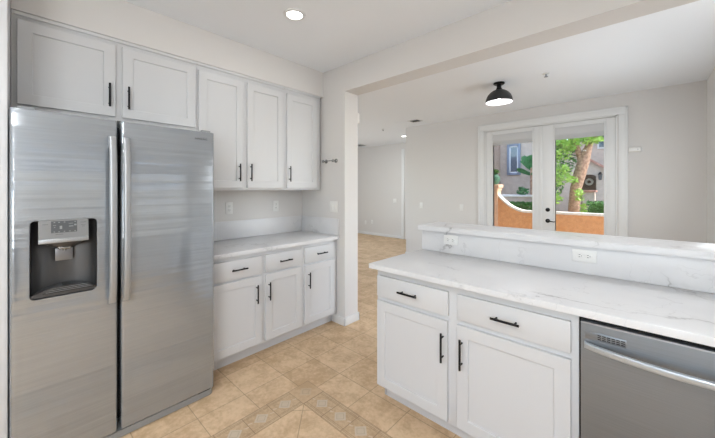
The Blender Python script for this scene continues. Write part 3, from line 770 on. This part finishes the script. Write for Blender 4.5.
# ------------------------------------------------------------------ ceiling fixtures
def can(x, y, power, label, r=.080, soft=False):
    t = thing('recessed_light', label, 'ceiling light', (x, y, ZC-.012), 'recessed ceiling lights')
    b = newbm(); lathe(b, [(r, -.0002), (r-.004, -.008), (r-.022, -.010), (r-.024, -.004), (r-.024, -.0002)], (x, y, ZC), 40); obj('trim_ring', b, M_trim, t)
    b = newbm(); lathe(b, [(0, -.005), (r-.024, -.005), (r-.024, -.0005), (0, -.0005)], (x, y, ZC), 32); obj('lens', b, M_lens, t)
    l = bpy.data.lights.new('lamp_glow', 'AREA'); l.shape = 'DISK'; l.size = .11; l.energy = power; l.color = (.93, .97, 1)
    o = bpy.data.objects.new('lamp_glow', l); C.objects.link(o); o.parent = t; o.location = (0, 0, -.006)
can(-1.866, 1.345, 1.5, 'round recessed ceiling light above the kitchen aisle')
can(.25, 2.90, 10, 'added unseen ceiling fill light above the raised bar at the right wall')  # out-of-view can added to brighten the right and far walls
can(-4.246, 6.262, 6, 'distant recessed ceiling light in the hall by the far wall edge')
can(-.75, -.45, 10, 'added unseen kitchen ceiling fill light just behind the camera')  # this can and the next two are unseen, added to fill the kitchen
can(-1.4, -1.5, 14, 'added unseen kitchen ceiling fill light behind the camera on the refrigerator side')
can(.6, -.9, 12, 'added unseen kitchen ceiling fill light behind the camera by the east windows')
# smaller fittings
b = newbm()
px, py = -.785, 3.923
t = thing('fire_sprinkler', 'small ceiling fire sprinkler near the black dome lamp', 'sprinkler', (px, py, ZC-.05))
lathe(b, [(.036, -.0002), (.036, -.004), (.030, -.008), (.012, -.010), (0, -.010)], (px, py, ZC), 24); obj('escutcheon', b, M_trim, t)
b = newbm(); tube(b, (px, py, ZC-.008), (px, py, ZC-.035), .007); lathe(b, [(0, -.035), (.020, -.035), (.020, -.038), (0, -.038)], (px, py, ZC), 16); obj('deflector', b, M_greypl, t)
px, py = -4.076, 5.222
t = thing('fire_sprinkler', 'tiny ceiling fire sprinkler in the distance above the hall', 'sprinkler', (px, py, ZC-.05))
b = newbm(); lathe(b, [(.036, -.0002), (.036, -.004), (.030, -.008), (.012, -.010), (0, -.010)], (px, py, ZC), 24); obj('escutcheon', b, M_trim, t)
b = newbm(); tube(b, (px, py, ZC-.008), (px, py, ZC-.035), .007); lathe(b, [(0, -.035), (.020, -.035), (.020, -.038), (0, -.038)], (px, py, ZC), 16); obj('deflector', b, M_greypl, t)
def vent(x0, x1, y0, y1, label, dark_from=0.0, nm='air_vent'):
    t = thing(nm, label, 'vent', ((x0+x1)/2, (y0+y1)/2, ZC-.012), 'ceiling air vents')
    b = newbm()
    f = .022
    box(b, x0, x1, y0, y0+f, ZC-.009, ZC-.0002, bev=.002); box(b, x0, x1, y1-f, y1, ZC-.009, ZC-.0002, bev=.002)
    box(b, x0, x0+f, y0+f, y1-f, ZC-.009, ZC-.0002, bev=.002); box(b, x1-f, x1, y0+f, y1-f, ZC-.009, ZC-.0002, bev=.002)
    obj('frame', b, M_trim, t)
    b = newbm(); box(b, x0+f, x1-f, y0+f, y1-f, ZC-.002, ZC-.0003); obj('duct_opening', b, M_rubber, t)
    b = newbm(); k = x0+f+.006
    while k < x1-f-.004:
        tilt = .010
        vs = [b.verts.new(q) for q in ((k, y0+f, ZC-.002), (k+.003, y0+f, ZC-.002), (k+.003+tilt, y0+f, ZC-.010), (k+tilt, y0+f, ZC-.010), (k, y1-f, ZC-.002), (k+.003, y1-f, ZC-.002), (k+.003+tilt, y1-f, ZC-.010), (k+tilt, y1-f, ZC-.010))]
        for q in ((0, 1, 2, 3), (4, 5, 6, 7), (0, 1, 5, 4), (1, 2, 6, 5), (2, 3, 7, 6), (3, 0, 4, 7)): b.faces.new([vs[i] for i in q])
        k += .02
    obj('louvres', b, M_greypl, t)
vent(-3.245, -3.03, 4.89, 5.09, 'dark square ceiling air vent near the left edge of the far wall')
vent(-6.25, -5.93, 6.55, 6.85, 'distant ceiling air vent beside the partition wall end')
b = newbm(); box(b, -3.50, -3.26, 4.84, 5.05, ZC-.006, ZC-.0002, bev=.002)
tag(obj('access_panel', b, M_ceil), 'flat white ceiling panel next to the dark vent', 'panel')
# black dome lamp
lx, ly = -1.272, 3.892
t = thing('ceiling_lamp', 'black dome ceiling lamp with glowing white inside', 'ceiling lamp', (lx, ly, 2.43))
b = newbm(); lathe(b, [(0, -.0005), (.062, -.0005), (.064, -.012), (.050, -.022), (.0, -.022)], (lx, ly, ZC), 32); obj('canopy', b, M_black, t)
b = newbm(); lathe(b, [(0, 2.66), (.026, 2.66), (.026, 2.615), (.034, 2.612), (.034, 2.596), (0, 2.596)], (lx, ly, 0), 24); obj('stem', b, M_black, t)
R = .151; zt_, zb_ = 2.600, 2.447; H = zt_-zb_
outp = [(R*math.sin(a), zb_+H*math.cos(a)) for a in [PI/2*i/18 for i in range(19)]]
inn = [((R-.004)*math.sin(a), zb_+(H-.004)*math.cos(a)) for a in [PI/2*i/18 for i in range(19)]]
b = newbm(); lathe(b, outp + [(R-.0015, zb_-.001)], (lx, ly, 0), 48); sh = obj('lamp_shade', b, mat('black_enamel', (.018, .018, .020), .42), t)
b = newbm(); lathe(b, inn + [(R-.0015, zb_-.001)], (lx, ly, 0), 48); obj('white_lining', b, mat('white_enamel', (.85, .85, .88), .5), sh)
b = newbm(); bmesh.ops.create_uvsphere(b, u_segments=24, v_segments=16, radius=.034)
for v in b.verts: v.co += Vector((lx, ly, 2.515))
tube(b, (lx, ly, 2.54), (lx, ly, 2.598), .016)
obj('bulb', b, emit('lit_bulb', (1, .97, .95), 16.0), t)
l = bpy.data.lights.new('lamp_glow', 'AREA'); l.shape = 'DISK'; l.size = .26; l.energy = 2.5; l.color = (.98, .98, 1)
o = bpy.data.objects.new('lamp_glow', l); C.objects.link(o); o.parent = t; o.location = (0, 0, .024)

# ------------------------------------------------------------------ outdoors
b = newbm(); box(b, -9, 9, YF+.15, 24, -.16, -.04)
b2 = b; struct('ground', b2, M_concrete, 'pale paved patio and courtyard ground', 'ground')
# sweep-topped stucco garden wall
YG = 7.30
def topz(x):
    x0, z0, x1, z1 = -2.40, 1.225, -1.80, .890
    if x <= x0: return z0
    if x >= x1: return z1
    s = (x1-x)/(x1-x0); return z1 + (z0-z1)*s**2.1
t = thing('garden_wall', 'orange stucco patio wall with a curved white cap', 'wall', (-.3, YG, -.04))
xs_ = [-2.40+.6*i/24 for i in range(25)] + [3.2]
b = newbm(); prism(b, [(x, topz(x)) for x in xs_][::-1] + [(-2.46, 1.225), (-2.46, -.06), (3.2, -.06)], (0, .15), lambda p: Vector((p.x, YG+p.z, p.y)))
obj('wall_body', b, M_stucco, t, smooth=False)
b = newbm(); prism(b, [(x, topz(x)+.045) for x in xs_][::-1] + [(x, topz(x)+.0005) for x in xs_], (-.025, .175), lambda p: Vector((p.x, YG+p.z, p.y)))
obj('cap', b, M_cap, t)
t = thing('garden_pillar', 'square stucco pillar with moulded cap at the left end of the patio wall', 'pillar', (-2.54, YG+.06, -.04))
b = newbm(); box(b, -2.67, -2.405, YG-.05, YG+.20, -.06, 1.36); obj('shaft', b, M_pinkst, t)
b = newbm(); box(b, -2.685, -2.390, YG-.065, YG+.215, 1.36, 1.42, bev=.01); box(b, -2.71, -2.365, YG-.09, YG+.24, 1.42, 1.50, bev=.012); obj('capital', b, M_pinkst, t)
t = thing('plant_urn', 'rounded green urn standing on the stucco pillar cap', 'urn', (-2.51, YG+.07, 1.5005))
b = newbm(); lathe(b, [(0, 0), (.07, 0), (.085, .03), (.12, .10), (.115, .17), (.07, .215), (.075, .235), (.06, .235), (.055, .2), (0, .2)], (-2.51, YG+.07, 1.5005), 28); obj('pot', b, M_urn, t)
def leaves(c, r, n, size, seed=1, zs=1.0, hollow=.35):
    rnd = random.Random(seed); b = newbm()
    for _ in range(n):
        while True:
            p = Vector((rnd.uniform(-1, 1), rnd.uniform(-1, 1), rnd.uniform(-1, 1)))
            if hollow < p.length < 1: break
        p = Vector((p.x*r[0], p.y*r[1], p.z*r[2])) + Vector(c)
        s = size*rnd.uniform(.6, 1.3)
        u = Vector((rnd.gauss(0, 1), rnd.gauss(0, 1), rnd.gauss(0, .6))).normalized(); v = u.orthogonal().normalized()
        v = (v*math.cos(rnd.uniform(0, 6.28)) + u.cross(v)*math.sin(rnd.uniform(0, 6.28))).normalized()
        q = [p-u*s, p+v*s*.38, p+u*s, p-v*s*.38]
        b.faces.new([b.verts.new(x) for x in q])
    return b
b = leaves((-2.51, YG+.07, 1.79), (.10, .10, .07), 130, .035, 3); obj('foliage', b, M_hedge, t, merge=False, smooth=False)

# neighbour's house
YB = 11.0
t = thing('neighbour_house', 'beige stucco house across the courtyard seen through the french doors', 'building', (-2, YB+2, -.04))
def arch_pts(cx, hw, z0, zs, n=14):
    return [(cx-hw, z0)] + [(cx-hw*math.cos(PI*i/n), zs+hw*.45*math.sin(PI*i/n)) for i in range(n+1)] + [(cx+hw, z0)]
b = newbm(); box(b, -7, -1.85, YB, YB+.3, -.1, 7.0); wl = obj('facade', b, M_fac, t, smooth=False)
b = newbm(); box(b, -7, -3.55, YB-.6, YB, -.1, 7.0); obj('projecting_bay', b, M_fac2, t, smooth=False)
# window
wx0, wx1, wz0, wz1 = -3.255, -2.985, 1.92, 2.80
b = newbm()
for r in ((wx0-.07, wx0, wz0-.07, wz1+.07), (wx1, wx1+.07, wz0-.07, wz1+.07), (wx0, wx1, wz0-.07, wz0), (wx0, wx1, wz1, wz1+.07)): box(b, r[0], r[1], YB-.06, YB, r[2], r[3], bev=.004)
wf = obj('window', b, M_blueframe, t)
b = newbm()
for r in ((wx0, wx0+.035, wz0, wz1), (wx1-.035, wx1, wz0, wz1), (wx0, wx1, wz0, wz0+.035), (wx0, wx1, wz1-.035, wz1)): box(b, r[0], r[1], YB-.04, YB, r[2], r[3], bev=.002)
obj('sash', b, M_trim, wf)
b = newbm(); box(b, wx0+.03, wx1-.03, YB-.015, YB-.001, wz0+.03, wz1-.03); obj('pane', b, M_wglass, wf)
# entry porch on the right, arched opening
YA = 11.0
b = newbm()
ap = arch_pts(-1.15, .185, -.1, 1.73)
outer = [(-1.85, -.1), (-1.85, 2.62), (3.2, 1.45), (3.2, -.1)]
prism(b, [(-1.85, -.1), (-1.85, 2.72), (-.45, 1.72), (3.2, 1.72), (3.2, -.1)] , (0, .30), lambda p: Vector((p.x, YA+p.z, p.y)))
po = obj('porch_front', b, M_fac, t, smooth=False)
cut = newbm(); prism(cut, ap, (-.1, .5), lambda p: Vector((p.x, YA+p.z, p.y))); boolean(po, cut)
for p_ in po.data.polygons: p_.use_smooth = False
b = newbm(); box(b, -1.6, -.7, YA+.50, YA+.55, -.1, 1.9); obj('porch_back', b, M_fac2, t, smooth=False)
b = newbm(); box(b, -1.42, -.90, YA+.45, YA+.50, -.1, 1.86); obj('door', b, M_door_dark, t)
b = newbm(); prism(b, [(-1.9, 2.756), (-1.9, 2.83), (-.45, 1.80), (3.3, 1.80), (3.3, 1.725), (-.45, 1.725)], (-.08, .5), lambda p: Vector((p.x, YA+p.z, p.y))); obj('porch_roof', b, M_roof, t, smooth=False)
b = newbm(); box(b, -1.85, 3.2, YA+1.4, YA+1.7, -.1, 7.0); obj('upper_wall', b, M_fac, t, smooth=False)
b = newbm(); box(b, -1.06, -.40, YA+1.36, YA+1.41, 2.66, 3.25, bev=.004); uw = obj('window', b, M_trim, t)
b = newbm(); box(b, -1.01, -.45, YA+1.35, YA+1.37, 2.71, 3.20); obj('pane', b, M_wglass, uw)
b = newbm(); box(b, -7, 3.3, YB-.5, YB+4, 7.0, 7.2); obj('roof', b, M_roof, t, smooth=False)
# wreath on the dark door (hangs in the porch)
b = newbm()
for k in range(28):
    a = 2*PI*k/28; p = Vector((-1.165+.075*math.cos(a), YA+.40, 1.605+.075*math.sin(a)))
    bmesh.ops.create_icosphere(b, subdivisions=1, radius=.032, matrix=Matrix.Translation(p))
tag(obj('wreath', b, mat('pale_wreath', srgb(196, 200, 190), .8), merge=False), 'pale round wreath hanging on the dark arched entry door', 'wreath')
# pilaster / low wall by the entry
t = thing('entry_pedestal', 'short stucco pedestal with a flat cap in front of the arched entry', 'pedestal', (-1.04, 10.1, -.04))
b = newbm(); box(b, -1.17, -.91, 10.0, 10.3, -.1, 1.31); obj('shaft', b, M_fac, t)
b = newbm(); box(b, -1.20, -.88, 9.96, 10.34, 1.31, 1.36, bev=.01); obj('cap', b, M_roof, t)
# lantern
t = thing('wall_lantern', 'black wall lantern right of the arched entry', 'lantern', (-.87, YA-.05, 1.64))
b = newbm(); lathe(b, [(0, 0), (.035, .01), (.045, .15), (.0, .15)], (-.87, YA-.10, 1.64), 8); obj('glass_body', b, mat('lantern_glass', (.06, .07, .08), .2), t)
b = newbm(); lathe(b, [(.06, .15), (.03, .20), (.0, .22)], (-.87, YA-.10, 1.64), 8); tube(b, (-.87, YA-.10, 1.83), (-.87, YA, 1.83), .010); box(b, -.895, -.845, YA-.015, YA-.001, 1.70, 1.87, bev=.003); obj('bracket', b, M_black, t)
# hedges
def hedge(x0, x1, y0, y1, z1, n, label, seed):
    t = thing('hedge', label, 'hedge', ((x0+x1)/2, (y0+y1)/2, -.04))
    b = newbm(); box(b, x0+.05, x1-.05, y0+.05, y1-.05, -.06, z1-.05, bev=.04); obj('core', b, M_hedge, t)
    rnd = random.Random(seed); b = newbm()
    for _ in range(n):
        f = rnd.random()
        x, y, z = rnd.uniform(x0, x1), rnd.uniform(y0, y1), rnd.uniform(.2, z1)
        if f < .5: y = y0 + rnd.uniform(-.02, .05)
        elif f < .85: z = z1 + rnd.uniform(-.05, .03)
        s = .035*rnd.uniform(.6, 1.3); p = Vector((x, y, z)); u = Vector((rnd.gauss(0, 1), rnd.gauss(0, 1), rnd.gauss(0, 1))).normalized(); v = u.orthogonal().normalized()
        b.faces.new([b.verts.new(q) for q in (p-u*s, p+v*s*.5, p+u*s, p-v*s*.5)])
    obj('foliage', b, M_hedge, t, merge=False, smooth=False)
hedge(-2.95, -1.75, 8.6, 9.1, 1.02, 2600, 'low green hedge behind the curved patio wall', 5)
hedge(-.98, .6, 8.9, 9.5, 1.07, 2600, 'clipped green hedge right of the tree trunk', 6)
# planter ledge
t = thing('planter_box', 'pale stone planter ledge behind the left hedge', 'planter', (-2.7, 10.0, -.04))
b = newbm(); box(b, -3.2, -2.15, 9.75, 10.35, -.06, 1.16, bev=.01); obj('box', b, M_fac, t)
b = newbm(); box(b, -3.23, -2.12, 9.72, 10.38, 1.16, 1.22, bev=.01); obj('rim', b, M_cap, t)
b = leaves((-2.60, 10.0, 1.33), (.16, .15, .13), 110, .06, 9, hollow=.1); obj('succulents', b, M_banana, t, merge=False, smooth=False)
# banana plant
t = thing('banana_plant', 'broad-leaved banana plant against the neighbouring facade', 'plant', (-2.52, 10.7, -.04))
b = newbm(); sweep(b, [(-2.52, 10.7, -.05), (-2.52, 10.7, 1.0), (-2.54, 10.68, 2.1)], [.06, .05, .03]); obj('stalk', b, M_bark, t)
for k, (ang, ln, tilt, z) in enumerate([(2.9, .60, 1.25, 2.05), (2.3, .55, .9, 2.0), (1.4, .60, 1.3, 2.05), (.4, .6, .9, 2.0), (3.3, .45, .5, 1.9), (5.0, .5, 1.2, 2.0), (.0, .45, .3, 1.8)]):
    b = newbm(); n = 9; prev = None
    for i in range(n+1):
        s = i/n; r_ = ln*s; p = Vector((-2.54+math.cos(ang)*r_*math.cos(tilt), 10.68-abs(math.sin(ang))*r_*math.cos(tilt)*.5, z+r_*math.sin(tilt)-.5*s*s*ln*.5))
        wd = .17*math.sin(PI*min(1, .08+s*.92))**.6*(1 if i else .2)
        sd = Vector((math.sin(tilt)*.9, .4, -math.cos(tilt)*.6)).normalized()
        cur = [b.verts.new(p-sd*wd + Vector((0, 0, -.04))), b.verts.new(p), b.verts.new(p+sd*wd + Vector((0, 0, -.04)))]
        if prev: b.faces.new([prev[0], prev[1], cur[1], cur[0]]); b.faces.new([prev[1], prev[2], cur[2], cur[1]])
        prev = cur
    obj('leaf', b, M_banana, t)
# tree
t = thing('courtyard_tree', 'leafy tree with a leaning brown trunk behind the patio wall', 'tree', (-1.22, 9.0, -.04))
b = newbm(); pts = [(-1.235, 9.0, -.06), (-1.222, 9.0, .9), (-1.18, 9.0, 1.4), (-1.09, 9.0, 1.8), (-1.02, 9.0, 2.1), (-.90, 9.02, 2.5), (-.80, 9.0, 3.4)]
sweep(b, pts, [.17, .118, .115, .125, .12, .06, .04], 16)
sweep(b, [(-1.05, 9.0, 1.98), (-1.15, 8.95, 2.4), (-1.35, 8.9, 2.9)], [.08, .05, .03], 10)
sweep(b, [(-.86, 9.0, 2.5), (-.7, 9.1, 2.9), (-.4, 9.2, 3.3)], [.06, .04, .02], 10)
obj('trunk', b, M_bark, t)
rnd = random.Random(4)
def clusters(cl, name, m, seed):
    b = newbm()
    for i, (c, r, n) in enumerate(cl):
        q = leaves(c, r, n, .055, seed+i, hollow=.15); me = bpy.data.meshes.new('t'); q.to_mesh(me); q.free(); b.from_mesh(me); bpy.data.meshes.remove(me)
    obj(name, b, m, t, merge=False, smooth=False)
clusters([((-1.55, 8.8, 2.35), (.38, .3, .33), 520), ((-1.5, 8.7, 1.75), (.30, .25, .30), 420), ((-1.25, 8.7, 2.5), (.3, .25, .2), 260), ((-1.62, 8.7, 1.2), (.22, .2, .2), 160), ((-.85, 8.8, 2.55), (.26, .2, .14), 230), ((-1.08, 8.72, 1.25), (.10, .1, .16), 60), ((-1.2, 8.72, 1.62), (.10, .1, .10), 50), ((-1.0, 8.75, .97), (.08, .1, .12), 40), ((-1.0, 9.0, 3.4), (1.2, 1.0, .7), 1500)], 'foliage', M_leaf, 11)
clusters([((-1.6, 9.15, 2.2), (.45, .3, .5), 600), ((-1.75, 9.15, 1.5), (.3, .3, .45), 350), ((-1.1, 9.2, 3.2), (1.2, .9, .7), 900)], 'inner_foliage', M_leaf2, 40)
